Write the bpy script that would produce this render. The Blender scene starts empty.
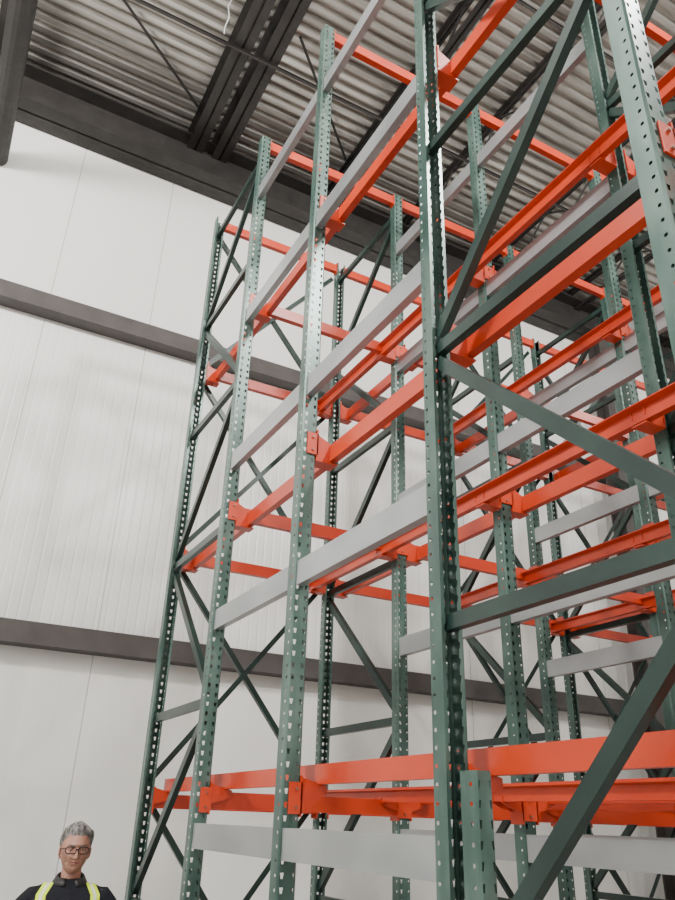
import bpy, bmesh, math, random
from mathutils import Vector, Matrix
random.seed(4)
S = bpy.context.scene
COL = S.collection
CZ = 1.75

# ------------------------------------------------------------------ node helpers
def new_mat(name):
    m = bpy.data.materials.new(name); m.use_nodes = True
    nt = m.node_tree
    b = nt.nodes['Principled BSDF']
    return m, nt, b
def mth(nt, op, a, b=None, c=None, clamp=False):
    n = nt.nodes.new('ShaderNodeMath'); n.operation = op; n.use_clamp = clamp
    for i, v in enumerate((a, b, c)):
        if v is None: continue
        if isinstance(v, (int, float)): n.inputs[i].default_value = v
        else: nt.links.new(v, n.inputs[i])
    return n.outputs[0]
def noise(nt, vec, scale, detail=3, rough=.55):
    n = nt.nodes.new('ShaderNodeTexNoise')
    n.inputs['Scale'].default_value = scale; n.inputs['Detail'].default_value = detail
    n.inputs['Roughness'].default_value = rough
    if vec is not None: nt.links.new(vec, n.inputs['Vector'])
    return n.outputs['Fac']
def ramp(nt, fac, stops):
    n = nt.nodes.new('ShaderNodeValToRGB')
    e = n.color_ramp.elements
    while len(e) < len(stops): e.new(.5)
    for i, (p, c) in enumerate(stops):
        e[i].position = p; e[i].color = (*c, 1)
    nt.links.new(fac, n.inputs['Fac'])
    return n.outputs['Color']
def mixc(nt, fac, a, b):
    n = nt.nodes.new('ShaderNodeMix'); n.data_type = 'RGBA'
    if isinstance(fac, (int, float)): n.inputs[0].default_value = fac
    else: nt.links.new(fac, n.inputs[0])
    for idx, v in ((6, a), (7, b)):
        if isinstance(v, tuple): n.inputs[idx].default_value = (*v, 1)
        else: nt.links.new(v, n.inputs[idx])
    return n.outputs[2]
def coords(nt, which='Object'):
    t = nt.nodes.new('ShaderNodeTexCoord'); return t.outputs[which]
def scaled(nt, vec, s):
    m = nt.nodes.new('ShaderNodeMapping'); m.inputs['Scale'].default_value = s
    nt.links.new(vec, m.inputs['Vector']); return m.outputs[0]
def bump(nt, h, b, strength=.2, dist=.01):
    n = nt.nodes.new('ShaderNodeBump'); n.inputs['Strength'].default_value = strength
    n.inputs['Distance'].default_value = dist
    nt.links.new(h, n.inputs['Height']); nt.links.new(n.outputs[0], b.inputs['Normal'])

def paint(name, c1, c2, rough=.4, metal=0., sc=9, spec=.5, stretch=(1, 1, 1), rv=.3, det=5):
    m, nt, b = new_mat(name)
    v = scaled(nt, coords(nt), stretch)
    col = ramp(nt, noise(nt, v, sc, det, .65 if det > 2 else .4), [(.35, c1), (.68, c2)])
    nt.links.new(col, b.inputs['Base Color'])
    b.inputs['Metallic'].default_value = metal
    if rv > 0:
        r = mth(nt, 'MULTIPLY_ADD', noise(nt, v, sc*3, 3), rv, rough-rv/2)
        nt.links.new(r, b.inputs['Roughness'])
    else: b.inputs['Roughness'].default_value = rough
    b.inputs['Specular IOR Level'].default_value = spec
    return m

M_orange = paint('orange_powder_coat', (.44, .027, .004), (.53, .040, .006), .33, 0, 3, .55, (1,1,1), 0, 2)
M_brace = paint('dark_green_paint', (.006, .020, .017), (.013, .035, .029), .34, .1, 5, .5, (1,1,1), 0, 2)
M_galv = paint('galvanized_steel', (.30, .315, .325), (.37, .385, .395), .36, .6, 5, .5, (1, .6, 1), 0, 1)
M_girt = paint('brown_grey_primer_steel', (.046, .039, .037), (.066, .057, .054), .6, 0, 3)
M_roofsteel = paint('dark_roof_steel', (.014, .012, .011), (.027, .024, .022), .6, .1, 4)
M_bolt = paint('zinc_bolt', (.25, .12, .08), (.35, .2, .15), .35, .7, 30)
M_conc = paint('polished_concrete', (.30, .29, .275), (.42, .41, .39), .35, 0, 1.5)
M_deck = paint('galvanized_roof_deck', (.33, .315, .285), (.66, .64, .60), .34, .75, 1.6, .5, (.3, 3, 1))
M_black = paint('black_plastic', (.010, .010, .010), (.016, .016, .016), .5)
M_duct = paint('dark_painted_duct', (.008, .007, .006), (.018, .015, .014), .6)
M_white = paint('white_cable_jacket', (.7, .7, .68), (.8, .8, .78), .5)

def column_mat():
    m, nt, b = new_mat('green_punched_steel')
    co = coords(nt); 
    oi = nt.nodes.new('ShaderNodeObjectInfo')
    va = nt.nodes.new('ShaderNodeVectorMath'); va.operation = 'ADD'
    nt.links.new(co, va.inputs[0]); nt.links.new(oi.outputs['Location'], va.inputs[1])
    col = ramp(nt, noise(nt, scaled(nt, va.outputs[0], (1, 1, .35)), 7, 3, .55),
               [(.33, (.030, .066, .056)), (.52, (.056, .106, .090)), (.75, (.115, .175, .153))])
    nt.links.new(col, b.inputs['Base Color'])
    b.inputs['Roughness'].default_value = .32; b.inputs['Metallic'].default_value = .25
    sx = nt.nodes.new('ShaderNodeSeparateXYZ'); nt.links.new(co, sx.inputs[0])
    sn = nt.nodes.new('ShaderNodeSeparateXYZ'); nt.links.new(coords(nt, 'Normal'), sn.inputs[0])
    P = .0508
    fz = mth(nt, 'FRACT', mth(nt, 'DIVIDE', sx.outputs[2], P))
    dz = mth(nt, 'ABSOLUTE', mth(nt, 'SUBTRACT', fz, .5))
    ax = mth(nt, 'ABSOLUTE', sx.outputs[0])
    wid = mth(nt, 'MULTIPLY_ADD', fz, .0085, .002)
    f1 = mth(nt, 'LESS_THAN', mth(nt, 'ABSOLUTE', mth(nt, 'SUBTRACT', ax, .0225)), wid)
    f2 = mth(nt, 'LESS_THAN', dz, .21)
    front = mth(nt, 'MULTIPLY', mth(nt, 'MULTIPLY', f1, f2), mth(nt, 'GREATER_THAN', mth(nt, 'ABSOLUTE', sn.outputs[1]), .75))
    yy = mth(nt, 'ADD', sx.outputs[1], .012)
    zz = mth(nt, 'MULTIPLY', mth(nt, 'SUBTRACT', fz, .5), P)
    rr = mth(nt, 'SQRT', mth(nt, 'ADD', mth(nt, 'MULTIPLY', yy, yy), mth(nt, 'MULTIPLY', zz, zz)))
    side = mth(nt, 'MULTIPLY', mth(nt, 'LESS_THAN', rr, .0062), mth(nt, 'GREATER_THAN', mth(nt, 'ABSOLUTE', sn.outputs[0]), .75))
    mask = mth(nt, 'MAXIMUM', front, side)
    tr = nt.nodes.new('ShaderNodeBsdfTransparent'); mx = nt.nodes.new('ShaderNodeMixShader')
    nt.links.new(mask, mx.inputs[0]); nt.links.new(b.outputs[0], mx.inputs[1]); nt.links.new(tr.outputs[0], mx.inputs[2])
    nt.links.new(mx.outputs[0], nt.nodes['Material Output'].inputs[0])
    return m
M_col = column_mat()

def wall_mat():
    m, nt, b = new_mat('white_insulated_panel')
    co = coords(nt); sx = nt.nodes.new('ShaderNodeSeparateXYZ'); nt.links.new(co, sx.inputs[0])
    u = mth(nt, 'ADD', sx.outputs[0], sx.outputs[1])
    fj = mth(nt, 'FRACT', mth(nt, 'DIVIDE', mth(nt, 'ADD', u, 99.75), 1.12))
    dj = mth(nt, 'MULTIPLY', mth(nt, 'SUBTRACT', .5, mth(nt, 'ABSOLUTE', mth(nt, 'SUBTRACT', fj, .5))), 1.12)
    joint = mth(nt, 'LESS_THAN', dj, .005)
    fr = mth(nt, 'FRACT', mth(nt, 'DIVIDE', mth(nt, 'ADD', u, 100.), .10))
    dr = mth(nt, 'ABSOLUTE', mth(nt, 'SUBTRACT', fr, .5))
    rib = mth(nt, 'SMOOTH_MIN', mth(nt, 'MULTIPLY', dr, 6.), 1., .2)
    z = sx.outputs[2]
    band = mth(nt, 'MULTIPLY', mth(nt, 'GREATER_THAN', z, CZ+1.45), mth(nt, 'LESS_THAN', z, CZ+4.95))
    bs = mth(nt, 'MULTIPLY_ADD', band, .8, .12)
    h = mth(nt, 'SUBTRACT', mth(nt, 'MULTIPLY', rib, bs), mth(nt, 'MULTIPLY', joint, 2.))
    bump(nt, h, b, .5, .006)
    base = ramp(nt, noise(nt, scaled(nt, co, (1, 1, .3)), .5, 2), [(.3, (.705, .70, .675)), (.7, (.765, .76, .735))])
    c = mixc(nt, mth(nt, 'MULTIPLY', joint, .6), base, (.22, .21, .2))
    nt.links.new(c, b.inputs['Base Color'])
    b.inputs['Roughness'].default_value = .38; b.inputs['Specular IOR Level'].default_value = .5
    return m
M_wall = wall_mat()

# ------------------------------------------------------------------ mesh helpers
def obj_from_bm(name, bm, mat, parent=None, smooth=False):
    me = bpy.data.meshes.new(name); bm.normal_update(); bm.to_mesh(me); bm.free()
    if smooth:
        for p in me.polygons: p.use_smooth = True
    for mm in (mat if isinstance(mat, list) else [mat]): me.materials.append(mm)
    o = bpy.data.objects.new(name, me); COL.objects.link(o)
    if parent: o.parent = parent
    return o
def box(bm, x0, x1, y0, y1, z0, z1):
    v = [bm.verts.new(p) for p in ((x0,y0,z0),(x1,y0,z0),(x1,y1,z0),(x0,y1,z0),(x0,y0,z1),(x1,y0,z1),(x1,y1,z1),(x0,y1,z1))]
    for f in ((0,3,2,1),(4,5,6,7),(0,1,5,4),(1,2,6,5),(2,3,7,6),(3,0,4,7)):
        bm.faces.new([v[i] for i in f])
def sweep(bm, p0, p1, prof, side, closed=True, caps=True):
    p0, p1 = Vector(p0), Vector(p1); d = (p1-p0).normalized(); s = Vector(side)
    s = (s - d*s.dot(d)).normalized(); t = d.cross(s)
    a = [bm.verts.new(p0+s*u+t*v) for u, v in prof]; b = [bm.verts.new(p1+s*u+t*v) for u, v in prof]
    n = len(prof)
    for i in range(n if closed else n-1):
        j = (i+1) % n; bm.faces.new((a[i], a[j], b[j], b[i]))
    if closed and caps:
        bm.faces.new(a[::-1]); bm.faces.new(b)
def chan(w, d, t=.003):
    h = w/2
    return [(0,-h),(d,-h),(d,-h+t),(t,-h+t),(t,h-t),(d,h-t),(d,h),(0,h)]
def tube(bm, p0, p1, r, n=8):
    prof = [(r*math.cos(2*math.pi*i/n), r*math.sin(2*math.pi*i/n)) for i in range(n)]
    d = (Vector(p1)-Vector(p0)).normalized()
    side = (1,0,0) if abs(d.x) < .8 else (0,0,1)
    sweep(bm, p0, p1, prof, side)
def empty(name, loc=(0,0,0)):
    e = bpy.data.objects.new(name, None); e.location = loc; COL.objects.link(e); return e

# ------------------------------------------------------------------ room
YW = 7.5; ZC = CZ+8.3; XL, XR, YB = -7., 15., -9.
def room(name, mat, *b):
    bm = bmesh.new(); box(bm, *b); return obj_from_bm(name, bm, mat)
room('floor', M_conc, XL-.2, XR+.2, YB-.2, YW+.2, -.2, 0)
room('wall_back', M_wall, XL-.2, XR+.2, YW, YW+.2, 0, ZC+.3)
room('wall_left', M_wall, XL-.2, XL, YB, YW, 0, ZC+.3)
room('wall_right', M_wall, XR, XR+.2, YB, YW, 0, ZC+.3)
room('wall_front', M_wall, XL-.2, XR+.2, YB-.2, YB, 0, ZC+.3)
bm = bmesh.new(); prof = []; y = YB; P = .152
while y < YW:
    prof += [(y, 0), (y+.055, 0), (y+.070, .065), (y+.137, .065)]; y += P
prof.append((YW, 0))
a = [bm.verts.new((XL, py, ZC+pz)) for py, pz in prof]; b = [bm.verts.new((XR, py, ZC+pz)) for py, pz in prof]
for i in range(len(prof)-1): bm.faces.new((a[i], a[i+1], b[i+1], b[i]))
box(bm, XL-.2, XR+.2, YB-.2, YW+.2, ZC+.1, ZC+.25)
obj_from_bm('ceiling', bm, M_deck)

def girt(z, hgt=.20, dep=.2):
    bm = bmesh.new()
    sweep(bm, (XL+.01, YW-dep, z), (XR-.01, YW-dep, z), [(-hgt/2,0),(hgt/2,0),(hgt/2,-.02),(-hgt/2+.02,-.02),(-hgt/2+.02,-dep+.004),(-hgt/2,-dep+.004)], (0,0,1))
    bmesh.ops.recalc_face_normals(bm, faces=bm.faces)
    return obj_from_bm('wall_girt', bm, M_girt)
girt(CZ+1.44); girt(CZ+4.93)
bm = bmesh.new()
zb, zt = CZ+7.4, CZ+7.95
for (y0,y1,z0,z1) in ((YW-.42,YW-.02,zb,zb+.025),(YW-.42,YW-.02,zt-.025,zt),(YW-.23,YW-.21,zb,zt)):
    box(bm, XL+.01, XR-.01, y0, y1, z0, z1)
obj_from_bm('roof_beam', bm, M_roofsteel)
bm = bmesh.new(); box(bm, XL+.01, XR-.01, YW-.12, YW-.01, zt, ZC-.005)
obj_from_bm('trim_1', bm, M_roofsteel)

def joist(x, wide=.13, h=.42):
    bm = bmesh.new(); z0 = ZC-.005-h-.0; z1 = ZC-.005
    for s in (-1, 1):
        for zz, sg in ((z0, 1), (z1, -1)):
            box(bm, x+s*.012 if s>0 else x-wide/2, x+wide/2 if s>0 else x-.012, YB+.01, YW-.13, zz if sg>0 else zz-.012, zz+.012 if sg>0 else zz)
            box(bm, x+s*.012-.004, x+s*.012+.004, YB+.01, YW-.13, zz if sg>0 else zz-.07, zz+.07 if sg>0 else zz)
    y = YB+.1; k = 0
    while y < YW-.7:
        tube(bm, (x, y, z0+.04 if k%2 else z1-.04), (x, y+.5, z1-.04 if k%2 else z0+.04), .016, 6); y += .5; k += 1
    obj_from_bm('roof_joist', bm, M_roofsteel)
for x in (-5.4, -.85, 1.54, 1.88, 3.6, 4.9, 6.6, 8.3, 10.4, 12.5): joist(x, .21 if x in (-.85,1.54,1.88) else .13)
bm = bmesh.new()
for y in (5.6, 3.6):
    box(bm, XL+.05, XR-.05, y-.02, y+.02, ZC-.45, ZC-.445); box(bm, XL+.05, XR-.05, y-.003, y+.003, ZC-.49, ZC-.45)
obj_from_bm('joist_bridging', bm, M_roofsteel)
bm = bmesh.new()
tube(bm, (-.72, 5.2, ZC-.10), (1.42, 6.9, ZC-.06), .018)
tube(bm, (2.08, 5.2, ZC-.33), (3.5, 6.7, ZC-.06), .018)
obj_from_bm('roof_brace_rod', bm, M_roofsteel)
def wcol(x):
    bm = bmesh.new()
    for bx in ((x-.15,x+.15,YW-.48,YW-.46),(x-.15,x+.15,YW-.24,YW-.22),(x-.01,x+.01,YW-.46,YW-.24)):
        box(bm, *bx, 0.02, zb-.005)
    box(bm, x-.2, x+.2, YW-.55, YW-.205, 0, .02)
    obj_from_bm('steel_column', bm, M_girt)
wcol(8.6); wcol(-4.6)
bm = bmesh.new(); DZ = CZ+6.75
tube(bm, (-.64, YB+.02, DZ), (-.64, YW-.02, DZ), .12, 16)
y = -8
while y < 7: 
    tube(bm, (-.64, y, DZ), (-.64, y+.06, DZ), .128, 16); tube(bm, (-.64, y+.03, DZ+.05), (-.64, y+.03, ZC-.002), .008); y += 2.5
obj_from_bm('duct_pipe', bm, M_duct, None)
cu = bpy.data.curves.new('hanging_cable', 'CURVE'); cu.dimensions = '3D'; cu.bevel_depth = .005
sp = cu.splines.new('NURBS'); pts = [(1.28,5.25,ZC-.02),(1.28,5.3,CZ+8.15),(1.22,5.33,CZ+8.05),(1.31,5.35,CZ+7.95),(1.25,5.4,CZ+7.82),(1.27,5.42,CZ+7.72)]
sp.points.add(len(pts)-1)
for p, q in zip(sp.points, pts): p.co = (*q, 1)
sp.use_endpoint_u = True
o = bpy.data.objects.new('hanging_cable', cu); o.data.materials.append(M_white); COL.objects.link(o)

# ------------------------------------------------------------------ rack
rack = empty('pallet_rack')
ROWX = [1.455+1.272*i for i in range(6)]
YE, YD, YC, YB_, YA = .93, 1.98, 3.12, 4.22, 5.28
TOP = CZ+5.0
W, D = .081, .072
def column_mesh(h, name, W=W):
    bm = bmesh.new(); x = W/2; y = D/2; c = .007; l = .016
    pr = [(-x+l, y), (-x, y), (-x, -y+c), (-x+c, -y), (x-c, -y), (x, -y+c), (x, y), (x-l, y)]
    a = [bm.verts.new((px,py,.012)) for px,py in pr]; b = [bm.verts.new((px,py,h)) for px,py in pr]
    for i in range(len(pr)-1): bm.faces.new((a[i],a[i+1],b[i+1],b[i]))
    box(bm, -.075, .075, -.06, .06, 0, .012)
    me = bpy.data.meshes.new(name); bm.normal_update(); bm.to_mesh(me); bm.free(); me.materials.append(M_col)
    return me
me_col = column_mesh(TOP, 'column'); me_short = column_mesh(CZ+.14, 'short_column', .06)
def put(me, name, x, y, flip=False, z=0):
    o = bpy.data.objects.new(name, me); o.location = (x,y,z); o.rotation_euler = (0,0,math.pi if flip else 0)
    COL.objects.link(o); o.parent = rack; return o
for x in ROWX:
    for y, fl in ((YE,False),(YD,True),(YC,False),(YB_,False),(YA,True)):
        put(me_col, 'column', x, y, fl)
    put(me_short, 'short_column', x+.006, YD-.115, False)
ST = [CZ-1.5, CZ-.48, CZ+.58, CZ+1.63, CZ+2.71, CZ+3.76, CZ+4.8]
bm = bmesh.new(); pb = chan(.05, .034)
pbc = [(u-.017, v) for u, v in pb]
for x in ROWX:
    for ya, yb in ((YE, YD), (YB_, YA)):
        for i, z in enumerate(ST):
            sweep(bm, (x-.0, ya+D/2-.03, z), (x, yb-D/2+.03, z), pbc, (1,0,0))
            if i+1 < len(ST):
                z1 = ST[i+1]
                g = .06
                if i % 2: p, q = (x, yb-.03, z+g), (x, ya+.03, z1-g)
                else: p, q = (x, ya+.03, z+g), (x, yb-.03, z1-g)
                sweep(bm, p, q, pbc, (1,0,0))
ang = [(0,0),(.038,0),(.038,.004),(.004,.004),(.004,.038),(0,.038)]
XL_ = [.12-1.62, .12, 1.72, 3.34, 4.9]
for i in (0, 2, 3):
    x0, x1 = ROWX[i]+.03, ROWX[i+1]-.03
    for z0, z1 in zip(XL_[:-1], XL_[1:]):
        sweep(bm, (x0, YA+.055, CZ+z0+.05), (x1, YA+.055, CZ+z1-.05), ang, (0,1,0))
        sweep(bm, (x0, YA+.075, CZ+z1-.05), (x1, YA+.075, CZ+z0+.05), ang, (0,1,0))
obj_from_bm('frame_braces', bm, M_brace, rack)
bm = bmesh.new(); GZ = [CZ-.09, CZ+1.03, CZ+2.05, CZ+3.2, CZ+4.38]
for x in ROWX:
    for z in GZ:
        for ya, yb in ((YD, YC), (YC, YB_)):
            sweep(bm, (x-.03, ya+D/2, z), (x-.03, yb-D/2, z), [(-.0,-.058),(.04,-.058),(.04,-.05),(.003,-.05),(.003,.05),(.04,.05),(.04,.058),(0,.058)], (1,0,0))
bmesh.ops.recalc_face_normals(bm, faces=bm.faces)
obj_from_bm('galvanized_rails', bm, M_galv, rack)
LV = [CZ+.08, CZ+1.72, CZ+3.34]
RZ = [CZ+.175, CZ+1.69, CZ+3.32]
bm = bmesh.new()
railp = [(-.02,-.05),(.02,-.05),(.02,.02),(.055,.03),(.055,.036),(.015,.036),(.015,.05),(-.02,.05)]
for i, x in enumerate(ROWX):
    for z in RZ:
        for s in ((1,) if i == 0 else (-1,) if i == len(ROWX)-1 else (-1, 1)):
            pr = [(u*s, v*(.78 if z == RZ[0] else .9)) for u, v in railp]
            zo = -.03 if (z == RZ[0] and i > 0) else 0
            sweep(bm, (x+s*.14, YE-.25, z+zo), (x+s*.14, YA+.02, z+zo), [(u,-v) for u, v in pr], (1,0,0))
bmesh.ops.recalc_face_normals(bm, faces=bm.faces)
obj_from_bm('orange_rails', bm, M_orange, rack)
bm = bmesh.new()
crossp = [(-.022,-.042),(.022,-.042),(.022,.012),(.006,.012),(.006,.042),(-.022,.042)]
def cross(y, z, h=1.):
    for i in range(len(ROWX)-1):
        x0, x1 = ROWX[i]+W/2, ROWX[i+1]-W/2
        sweep(bm, (x0, y, z), (x1, y, z), [(u, v*h) for u, v in crossp], (0,1,0))
        for xx, s in ((x0, 1), (x1, -1)):
            box(bm, min(xx,xx+s*.006), max(xx,xx+s*.006), y-.03, y+.03, z-.06, z+.06)
for y in (YA, YB_, YC, YD, YE): cross(y, TOP-.06)
for z in LV:
    cross(YA-.0, z-.0); cross(YB_, z)
bmesh.ops.recalc_face_normals(bm, faces=bm.faces)
obj_from_bm('orange_cross_beams', bm, M_orange, rack)
def bracket_mesh(sides, plate, low):
    bm = bmesh.new()
    if plate and len(sides) == 1:
        s = sides[0]; xa, xb = sorted((-s*.012, s*.05)); box(bm, xa, xb, -D/2-.008, -D/2-.001, -.06, .06)
    elif plate: box(bm, -.048, .048, -D/2-.008, -D/2-.001, -.055, .055)
    for s in sides:
        x0, x1 = (W/2+.001, W/2+.008) if s > 0 else (-W/2-.008, -W/2-.001)
        box(bm, x0, x1, -D/2-.008, D/2+.01, -.07, .085)
        pts = [(W/2,-.02),(W/2,.08),(.165,.05),(.165,.02),(.12,.0)] if low else [(W/2,-.085),(W/2,.06),(.165,.0),(.165,-.05),(.12,-.085)]
        for yy in (-.04, .034):
            a = [bm.verts.new((s*px,yy,pz)) for px,pz in pts]; b = [bm.verts.new((s*px,yy+.006,pz)) for px,pz in pts]
            bm.faces.new(a); bm.faces.new(b[::-1])
            for k in range(5): bm.faces.new((a[k],a[(k+1)%5],b[(k+1)%5],b[k]))
        xa, xb = sorted((s*W/2, s*.165))
        if not low: box(bm, xa, xb, -.04, .04, -.091, -.084)
    bmesh.ops.recalc_face_normals(bm, faces=bm.faces)
    nf = len(bm.faces)
    if plate:
        cx = .02*sides[0] if len(sides) == 1 else 0
        for zz in (-.035, .035):
            tube(bm, (cx, -D/2-.016, zz), (cx, -D/2-.007, zz), .007, 6)
    bm.faces.ensure_lookup_table()
    for f in bm.faces[nf:]: f.material_index = 1
    me = bpy.data.meshes.new('bracket'); bm.to_mesh(me); bm.free(); me.materials.append(M_orange); me.materials.append(M_bolt); return me
mbs = {}
for i, x in enumerate(ROWX):
    sd = (1,) if i == 0 else (-1,) if i == len(ROWX)-1 else (-1,1)
    for z in LV:
        for y in (YE, YD, YC, YB_, YA):
            k = (sd, y in (YE, YC, YB_), z == LV[0])
            if k not in mbs: mbs[k] = bracket_mesh(*k)
            put(mbs[k], 'rail_bracket', x, y, False, z)

# ------------------------------------------------------------------ man
def loft(bm, secs, n=20):
    rings = []
    cs = [Vector(s[0]) for s in secs]
    for i, s in enumerate(secs):
        d = (cs[min(i+1,len(cs)-1)]-cs[max(i-1,0)]).normalized()
        ref = Vector((1,0,0)) if abs(d.x) < .9 else Vector((0,1,0))
        u = (ref-d*ref.dot(d)).normalized(); v = d.cross(u)
        rings.append([bm.verts.new(cs[i]+u*s[1]*math.cos(2*math.pi*k/n)+v*s[2]*math.sin(2*math.pi*k/n)) for k in range(n)])
    for a, b in zip(rings[:-1], rings[1:]):
        for k in range(n): bm.faces.new((a[k],a[(k+1)%n],b[(k+1)%n],b[k]))
    for r, c, i in ((rings[0], cs[0], 0), (rings[-1], cs[-1], -1)):
        bm.faces.new(r if i else r[::-1])
man = empty('man')
def skinmat():
    m, nt, b = new_mat('skin'); co = coords(nt)
    c = ramp(nt, noise(nt, co, 28, 4), [(.3, (.30,.135,.095)), (.7, (.43,.225,.16))])
    nt.links.new(c, b.inputs['Base Color']); b.inputs['Roughness'].default_value = .5
    b.inputs['Subsurface Weight'].default_value = .06; b.inputs['Subsurface Scale'].default_value = .01
    bump(nt, noise(nt, co, 120, 3), b, .3, .002)
    return m
M_skin = skinmat()
M_hair = paint('grey_hair', (.05,.047,.044), (.33,.315,.30), .6, 0, 75, .3, (1,1,.3))
M_lip = paint('lips', (.23,.08,.065), (.28,.10,.08), .5)
M_eye = paint('eye_white', (.45,.43,.40), (.5,.48,.45), .25)
m, nt, b = new_mat('workwear_hi_vis'); co = coords(nt)
sx = nt.nodes.new('ShaderNodeSeparateXYZ'); nt.links.new(co, sx.inputs[0])
axx = mth(nt, 'ABSOLUTE', sx.outputs[0])
wz = sx.outputs[2]
cen = mth(nt, 'MULTIPLY_ADD', mth(nt, 'SUBTRACT', wz, 1.45), -.55, .11)
cen = mth(nt, 'MAXIMUM', mth(nt, 'MINIMUM', cen, .135), .095)
dd = mth(nt, 'ABSOLUTE', mth(nt, 'SUBTRACT', axx, cen))
vert = mth(nt, 'MULTIPLY', mth(nt, 'LESS_THAN', dd, .024), mth(nt, 'GREATER_THAN', wz, 1.0))
horiz = mth(nt, 'MULTIPLY', mth(nt, 'LESS_THAN', mth(nt, 'ABSOLUTE', mth(nt, 'SUBTRACT', wz, 1.12)), .04), mth(nt, 'LESS_THAN', axx, .2))
band = mth(nt, 'MAXIMUM', vert, horiz)
silver = mth(nt, 'MAXIMUM', mth(nt, 'MULTIPLY', mth(nt, 'LESS_THAN', dd, .007), mth(nt, 'GREATER_THAN', wz, 1.0)), mth(nt, 'MULTIPLY', mth(nt, 'LESS_THAN', mth(nt, 'ABSOLUTE', mth(nt, 'SUBTRACT', wz, 1.12)), .018), mth(nt, 'LESS_THAN', axx, .2)))
c = mixc(nt, mth(nt, 'LESS_THAN', wz, .93), (.006,.007,.011), (.03,.035,.055))
c = mixc(nt, band, c, (.60,.80,.02)); c = mixc(nt, silver, c, (.66,.68,.62))
nt.links.new(c, b.inputs['Base Color']); b.inputs['Roughness'].default_value = .8; b.inputs['Specular IOR Level'].default_value = .25
bump(nt, noise(nt, co, 14, 3), b, .5, .02)
M_cloth = m
bm = bmesh.new()
loft(bm, [((0,0,.86),.165,.115),((0,0,.95),.175,.125),((0,-.01,1.05),.172,.128),((0,-.012,1.18),.178,.13),((0,-.008,1.30),.195,.128),((0,0,1.375),.195,.115),((0,.005,1.42),.150,.095),((0,.012,1.455),.095,.075),((0,.012,1.478),.066,.064)], 28)
for s in (-1, 1):
    loft(bm, [((s*.10,.005,1.42),.045,.05),((s*.165,.005,1.392),.060,.060),((s*.205,.008,1.35),.06,.062),((s*.235,.012,1.25),.054,.056),((s*.25,.015,1.12),.046,.048),((s*.255,-.005,1.02),.044,.046),((s*.26,-.04,.90),.036,.038),((s*.262,-.055,.84),.034,.036)])
    loft(bm, [((s*.085,0,.93),.10,.11),((s*.09,0,.80),.09,.10),((s*.095,-.005,.62),.075,.082),((s*.10,-.005,.49),.06,.066),((s*.10,.01,.36),.058,.064),((s*.102,.015,.18),.052,.054),((s*.103,.015,.07),.055,.06)])
body = obj_from_bm('body', bm, M_cloth, man, True)
r = body.modifiers.new('r', 'REMESH'); r.mode = 'VOXEL'; r.voxel_size = .011; r.use_smooth_shade = True
sm = body.modifiers.new('s', 'SMOOTH'); sm.iterations = 8; sm.factor = .6
bm = bmesh.new()
prev = None
for k in range(33):
    t_ = math.radians(-90+18+(360-36)*k/32)
    f = .5+.5*math.cos(math.radians(360*(k/32-.5)))
    cx, sy = math.cos(t_), math.sin(t_)
    zt_ = 1.478+.030*f
    r3 = [bm.verts.new((.064*cx, .012+.062*sy, 1.44)), bm.verts.new((.064*cx, .012+.062*sy, zt_)), bm.verts.new((.070*cx, .012+.068*sy, zt_+.003)), bm.verts.new((.094*cx, .004+.094*sy, 1.448+.012*f))]
    if prev:
        for i in range(3): bm.faces.new((prev[i], prev[i+1], r3[i+1], r3[i]))
    prev = r3
cl = obj_from_bm('collar', bm, M_black, man, True); so = cl.modifiers.new('s','SOLIDIFY'); so.thickness = .004
for s in (-1, 1):
    bm = bmesh.new()
    loft(bm, [((s*.105,.075,.06),.034,.05),((s*.105,.05,.065),.045,.062),((s*.107,-.02,.058),.048,.055),((s*.112,-.10,.042),.05,.04),((s*.115,-.17,.034),.045,.032),((s*.116,-.20,.028),.028,.022)])
    loft(bm, [((s*.103,.02,.05),.055,.06),((s*.103,.018,.14),.056,.06)])
    for v in bm.verts: v.co.z = max(v.co.z, .0)
    obj_from_bm('boot', bm, M_black, man, True)
bm = bmesh.new(); loft(bm, [((0,.02,1.42),.056,.058),((0,.02,1.48),.051,.054),((0,.022,1.56),.050,.058)], 24)
obj_from_bm('neck', bm, M_skin, man, True)
for s in (-1, 1):
    bm = bmesh.new(); H = Vector((s*.264,-.062,.835))
    loft(bm, [(H,.022,.028),(H+Vector((0,-.006,-.035)),.017,.038),(H+Vector((0,-.012,-.075)),.016,.042),(H+Vector((-s*.002,-.014,-.095)),.014,.04)])
    for k, (oy, L) in enumerate(((-.030,.075),(-.011,.083),(.009,.077),(.028,.060))):
        b0 = H+Vector((0,-.014+oy,-.085)); p1 = b0+Vector((-s*.004,-.003,-L*.42)); p2 = p1+Vector((-s*.012,-.001,-L*.32)); p3 = p2+Vector((-s*.016,0,-L*.22))
        loft(bm, [(b0,.0095,.0095),(p1,.009,.009),(p2,.008,.008),(p3,.0065,.0065)], 10)
    t0 = H+Vector((-s*.008,-.03,-.03)); loft(bm, [(t0,.012,.012),(t0+Vector((-s*.014,-.022,-.028)),.011,.011),(t0+Vector((-s*.02,-.03,-.055)),.009,.009),(t0+Vector((-s*.022,-.031,-.072)),.007,.007)], 10)
    h = obj_from_bm('hand', bm, M_skin, man, True)
    r = h.modifiers.new('r','REMESH'); r.mode='VOXEL'; r.voxel_size=.003; r.use_smooth_shade=True
def g(x, s): return math.exp(-(x/s)**2)
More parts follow.
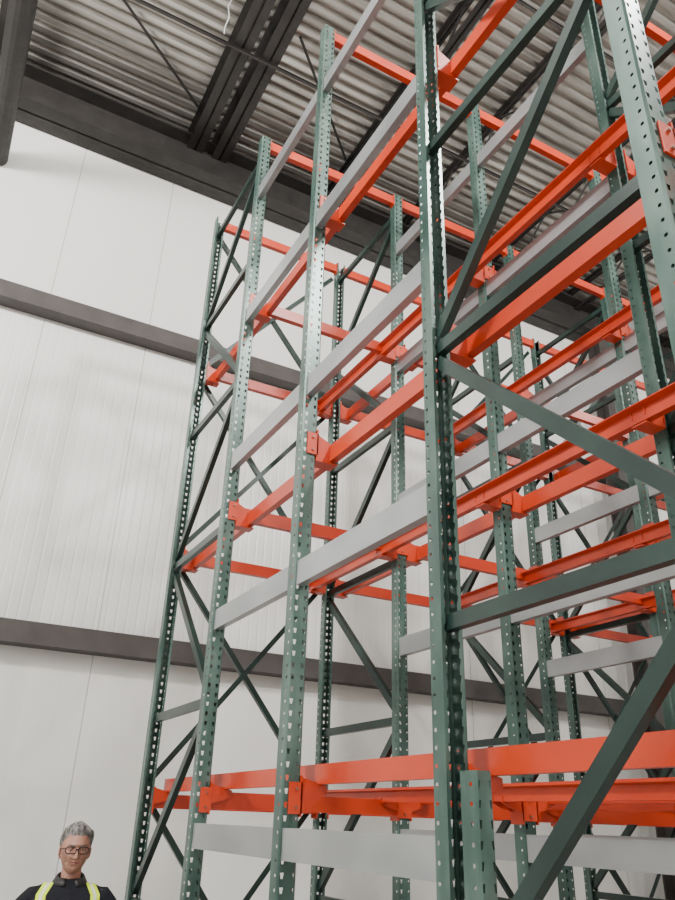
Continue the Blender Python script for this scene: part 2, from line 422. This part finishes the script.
def headpt(x, y, z, off=0.):
    jaw = max(0, -z-.1)
    X = .074*x*(1-.16*jaw**1.3); Y = .097*y; Z = .118*z
    if y < 0:
        Y *= .95
        Y += -.014*g(z+.86,.22)*g(x,.4)
        Y += -.007*g(z-.26,.09)*g(x,.6)
        for sx_ in (-1,1): Y += .013*g(z-.06,.13)*g(x-sx_*.40,.22)
        for sx_ in (-1,1): Y += -.006*g(z+.20,.15)*g(x-sx_*.52,.2)
        for sx_ in (-1,1): Y += .006*g(z+.42,.18)*g(x-sx_*.62,.13)
        for sx_ in (-1,1): Y += .005*g((x*sx_-.30)-(-z-.35)*.35,.04)*g(z+.38,.14)
        for k in range(3): Y += .0014*g(z-.40-.07*k,.014)*g(x,.5)
        nz = max(0, min(1, (.16-z)/.44)) if z > -.28 else max(0, 1-(-.28-z)/.07)
        Y += -.030*nz*g(x,.13+.08*nz)
        Y += -.007*g(z+.47,.09)*g(x,.36) + .007*g(z+.475,.022)*g(x,.42)
        Y += .005*g(z+.62,.07)*g(x,.3)
    else:
        Y *= 1.0-.25*jaw
    v = Vector((X,Y,Z)); n = Vector((x,y,z)).normalized()
    return v+n*off
hd = empty('head'); hd.parent = man; hd.location = (0,-.012,1.615); hd.rotation_euler = (math.radians(2),0,math.radians(4))
NU, NV = 160, 120
def headsphere(off, keep):
    bm = bmesh.new(); grid = []
    for j in range(NV+1):
        th = math.pi*j/NV; row = []
        for i in range(NU):
            ph = 2*math.pi*i/NU
            x, y, z = math.sin(th)*math.cos(ph), math.sin(th)*math.sin(ph), math.cos(th)
            o_ = off(x,y,z) if callable(off) else off
            row.append((bm.verts.new(headpt(x,y,z,o_)), keep(x,y,z)))
        grid.append(row)
    for j in range(NV):
        for i in range(NU):
            q = [grid[j][i], grid[j+1][i], grid[j+1][(i+1)%NU], grid[j][(i+1)%NU]]
            if all(k for _, k in q): bm.faces.new([v for v, _ in q])
    bmesh.ops.delete(bm, geom=[v for v in bm.verts if not v.link_faces], context='VERTS')
    bmesh.ops.remove_doubles(bm, verts=bm.verts, dist=.00005)
    bmesh.ops.recalc_face_normals(bm, faces=bm.faces)
    return bm
bm = headsphere(0, lambda x,y,z: True)
for f in bm.faces:
    c = f.calc_center_median()
    if c.y < -.06 and abs(c.z+.0557) < .0055*(1-(c.x/.028)**2)+.0005 and abs(c.x) < .027: f.material_index = 1
obj_from_bm('face', bm, [M_skin, M_lip], hd, True)
def hairlim(x,y):
    w = .02*math.sin(14*x+3)
    if y < -.45: return .60+w
    if y < .02: return .60+w-(y+.45)/.47*.52
    return .08-(y-.02)*.78
def hoff(x,y,z):
    d = z-hairlim(x,y); t = max(0., min(1., d/.24)); t = t*t*(3-2*t)
    f = max(0., min(1., (z+.1)/.6))
    q = .5+.5*math.sin(31*x+11*math.sin(5*y))*math.sin(13*y+9*x)
    q2 = .5+.5*math.sin(57*x+17*z+6*math.sin(9*y))*math.sin(41*y-23*z)
    return -.001+t*(.006+f*(.009+.007*q+.004*q2)+(.007*f if y < -.1 else 0)*(.5+.5*math.sin(9*x+1)))
obj_from_bm('hair', headsphere(hoff, lambda x,y,z: z > hairlim(x,y)-.03), M_hair, hd, True)
for s in (-1, 1):
    bm = bmesh.new()
    bmesh.ops.create_uvsphere(bm, u_segments=20, v_segments=14, radius=1, matrix=Matrix.LocRotScale(Vector((s*.0755,.008,-.008)), Matrix.Rotation(s*.35,3,'Z').to_quaternion(), Vector((.007,.018,.031))))
    bmesh.ops.create_uvsphere(bm, u_segments=16, v_segments=10, radius=1, matrix=Matrix.LocRotScale(Vector((s*.071,.0,-.034)), Matrix.Identity(3).to_quaternion(), Vector((.006,.010,.011))))
    obj_from_bm('ear', bm, M_skin, hd, True)
    bm = bmesh.new(); bmesh.ops.create_uvsphere(bm, u_segments=18, v_segments=12, radius=.0115, matrix=Matrix.Translation((s*.030,-.0695,.006)))
    obj_from_bm('eyeball', bm, M_eye, hd, True)
    bm = bmesh.new(); bmesh.ops.create_uvsphere(bm, u_segments=12, v_segments=8, radius=.0046, matrix=Matrix.Translation((s*.030,-.0775,.005)))
    obj_from_bm('iris', bm, M_black, hd, True)
    bm = bmesh.new()
    loft(bm, [((s*.016,-.0765,.007),.001,.001),((s*.022,-.0795,.0115),.0035,.004),((s*.030,-.0815,.013),.004,.005),((s*.038,-.079,.0115),.0035,.004),((s*.045,-.074,.006),.001,.001)], 10)
    loft(bm, [((s*.017,-.0765,.003),.001,.001),((s*.024,-.079,-.001),.0025,.003),((s*.031,-.0805,-.002),.003,.003),((s*.038,-.078,-.001),.0025,.003),((s*.044,-.074,.004),.001,.001)], 10)
    obj_from_bm('eyelids', bm, M_skin, hd, True)
    bm = bmesh.new(); loft(bm, [((s*.014,-.092,.026),.002,.002),((s*.03,-.0905,.030),.003,.003),((s*.048,-.080,.026),.002,.002)], 8)
    obj_from_bm('eyebrow', bm, M_hair, hd, True)
bm = bmesh.new()
def wire(pts, r=.0022, closed=False):
    n = len(pts)
    for i in range(n if closed else n-1): tube(bm, pts[i], pts[(i+1)%n], r, 6)
for s in (-1, 1):
    lens = []
    for k in range(24):
        t_ = 2*math.pi*k/24; cx, sz = math.cos(t_), math.sin(t_)
        xx = s*.032+.026*math.copysign(abs(cx)**.6,cx)
        lens.append((xx, -.102+3.2*abs(xx)**2, .004+.016*math.copysign(abs(sz)**.6,sz)))
    wire(lens, .0027, True)
    wire([(s*.058,-.092,.012),(s*.074,-.065,.010),(s*.079,.01,.006)], .0025)
wire([(-.007,-.101,.008),(0,-.106,.010),(.007,-.101,.008)], .0025)
obj_from_bm('glasses', bm, M_black, hd)
man.location = (.945, 4.68, 0); man.rotation_euler = (0,0,math.radians(-9))
man.scale = (1,1,.972)

# ------------------------------------------------------------------ lights
m, nt, b = new_mat('lamp_lens'); b.inputs['Emission Color'].default_value = (1,.96,.9,1); b.inputs['Emission Strength'].default_value = 6
M_lens = m
def highbay(x, y, z, e, r=.38):
    h = empty('high_bay_light', (x,y,z))
    bm = bmesh.new()
    loft(bm, [((0,0,.02),.22,.22),((0,0,.06),.21,.21),((0,0,.12),.12,.12),((0,0,.26),.09,.09),((0,0,.28),.03,.03)], 24)
    tube(bm, (0,0,.27), (0,0,ZC-z-.001), .008)
    obj_from_bm('housing', bm, M_black, h, True)
    bm = bmesh.new(); loft(bm, [((0,0,.0),.19,.19),((0,0,.018),.20,.20)], 24); obj_from_bm('lens', bm, M_lens, h)
    l = bpy.data.lights.new('lamp', 'POINT'); l.energy = e; l.shadow_soft_size = r; l.color = (1,.98,.95)
    lo = bpy.data.objects.new('lamp', l); lo.location = (0,0,-.45); lo.parent = h; COL.objects.link(lo)
highbay(-2.9, 1.8, CZ+6.4, 2150)
highbay(3.6, -1.2, CZ+6.9, 2150, .28)
highbay(-3.2, -5, CZ+6.9, 600)
highbay(9.5, 1.0, CZ+6.9, 700)
w = bpy.data.worlds.new('w'); S.world = w; w.use_nodes = True
w.node_tree.nodes['Background'].inputs[0].default_value = (.6,.65,.7,1); w.node_tree.nodes['Background'].inputs[1].default_value = .3

# ------------------------------------------------------------------ camera
cam = bpy.data.cameras.new('camera'); cam.sensor_fit = 'AUTO'; cam.sensor_width = 36; cam.lens = 750/900*36; cam.clip_start = .05
co = bpy.data.objects.new('camera', cam); COL.objects.link(co)
th, ph, ro = math.radians(26.3), math.radians(27.7), math.radians(1.87)
F = Vector((math.sin(ph)*math.cos(th), math.cos(ph)*math.cos(th), math.sin(th)))
R0 = Vector((math.cos(ph), -math.sin(ph), 0)); U0 = R0.cross(F)
R = R0*math.cos(ro)+U0*math.sin(ro); U = U0*math.cos(ro)-R0*math.sin(ro)
mw = Matrix((R, U, -F)).transposed().to_4x4(); mw.translation = (0,0,CZ)
co.matrix_world = mw
S.camera = co
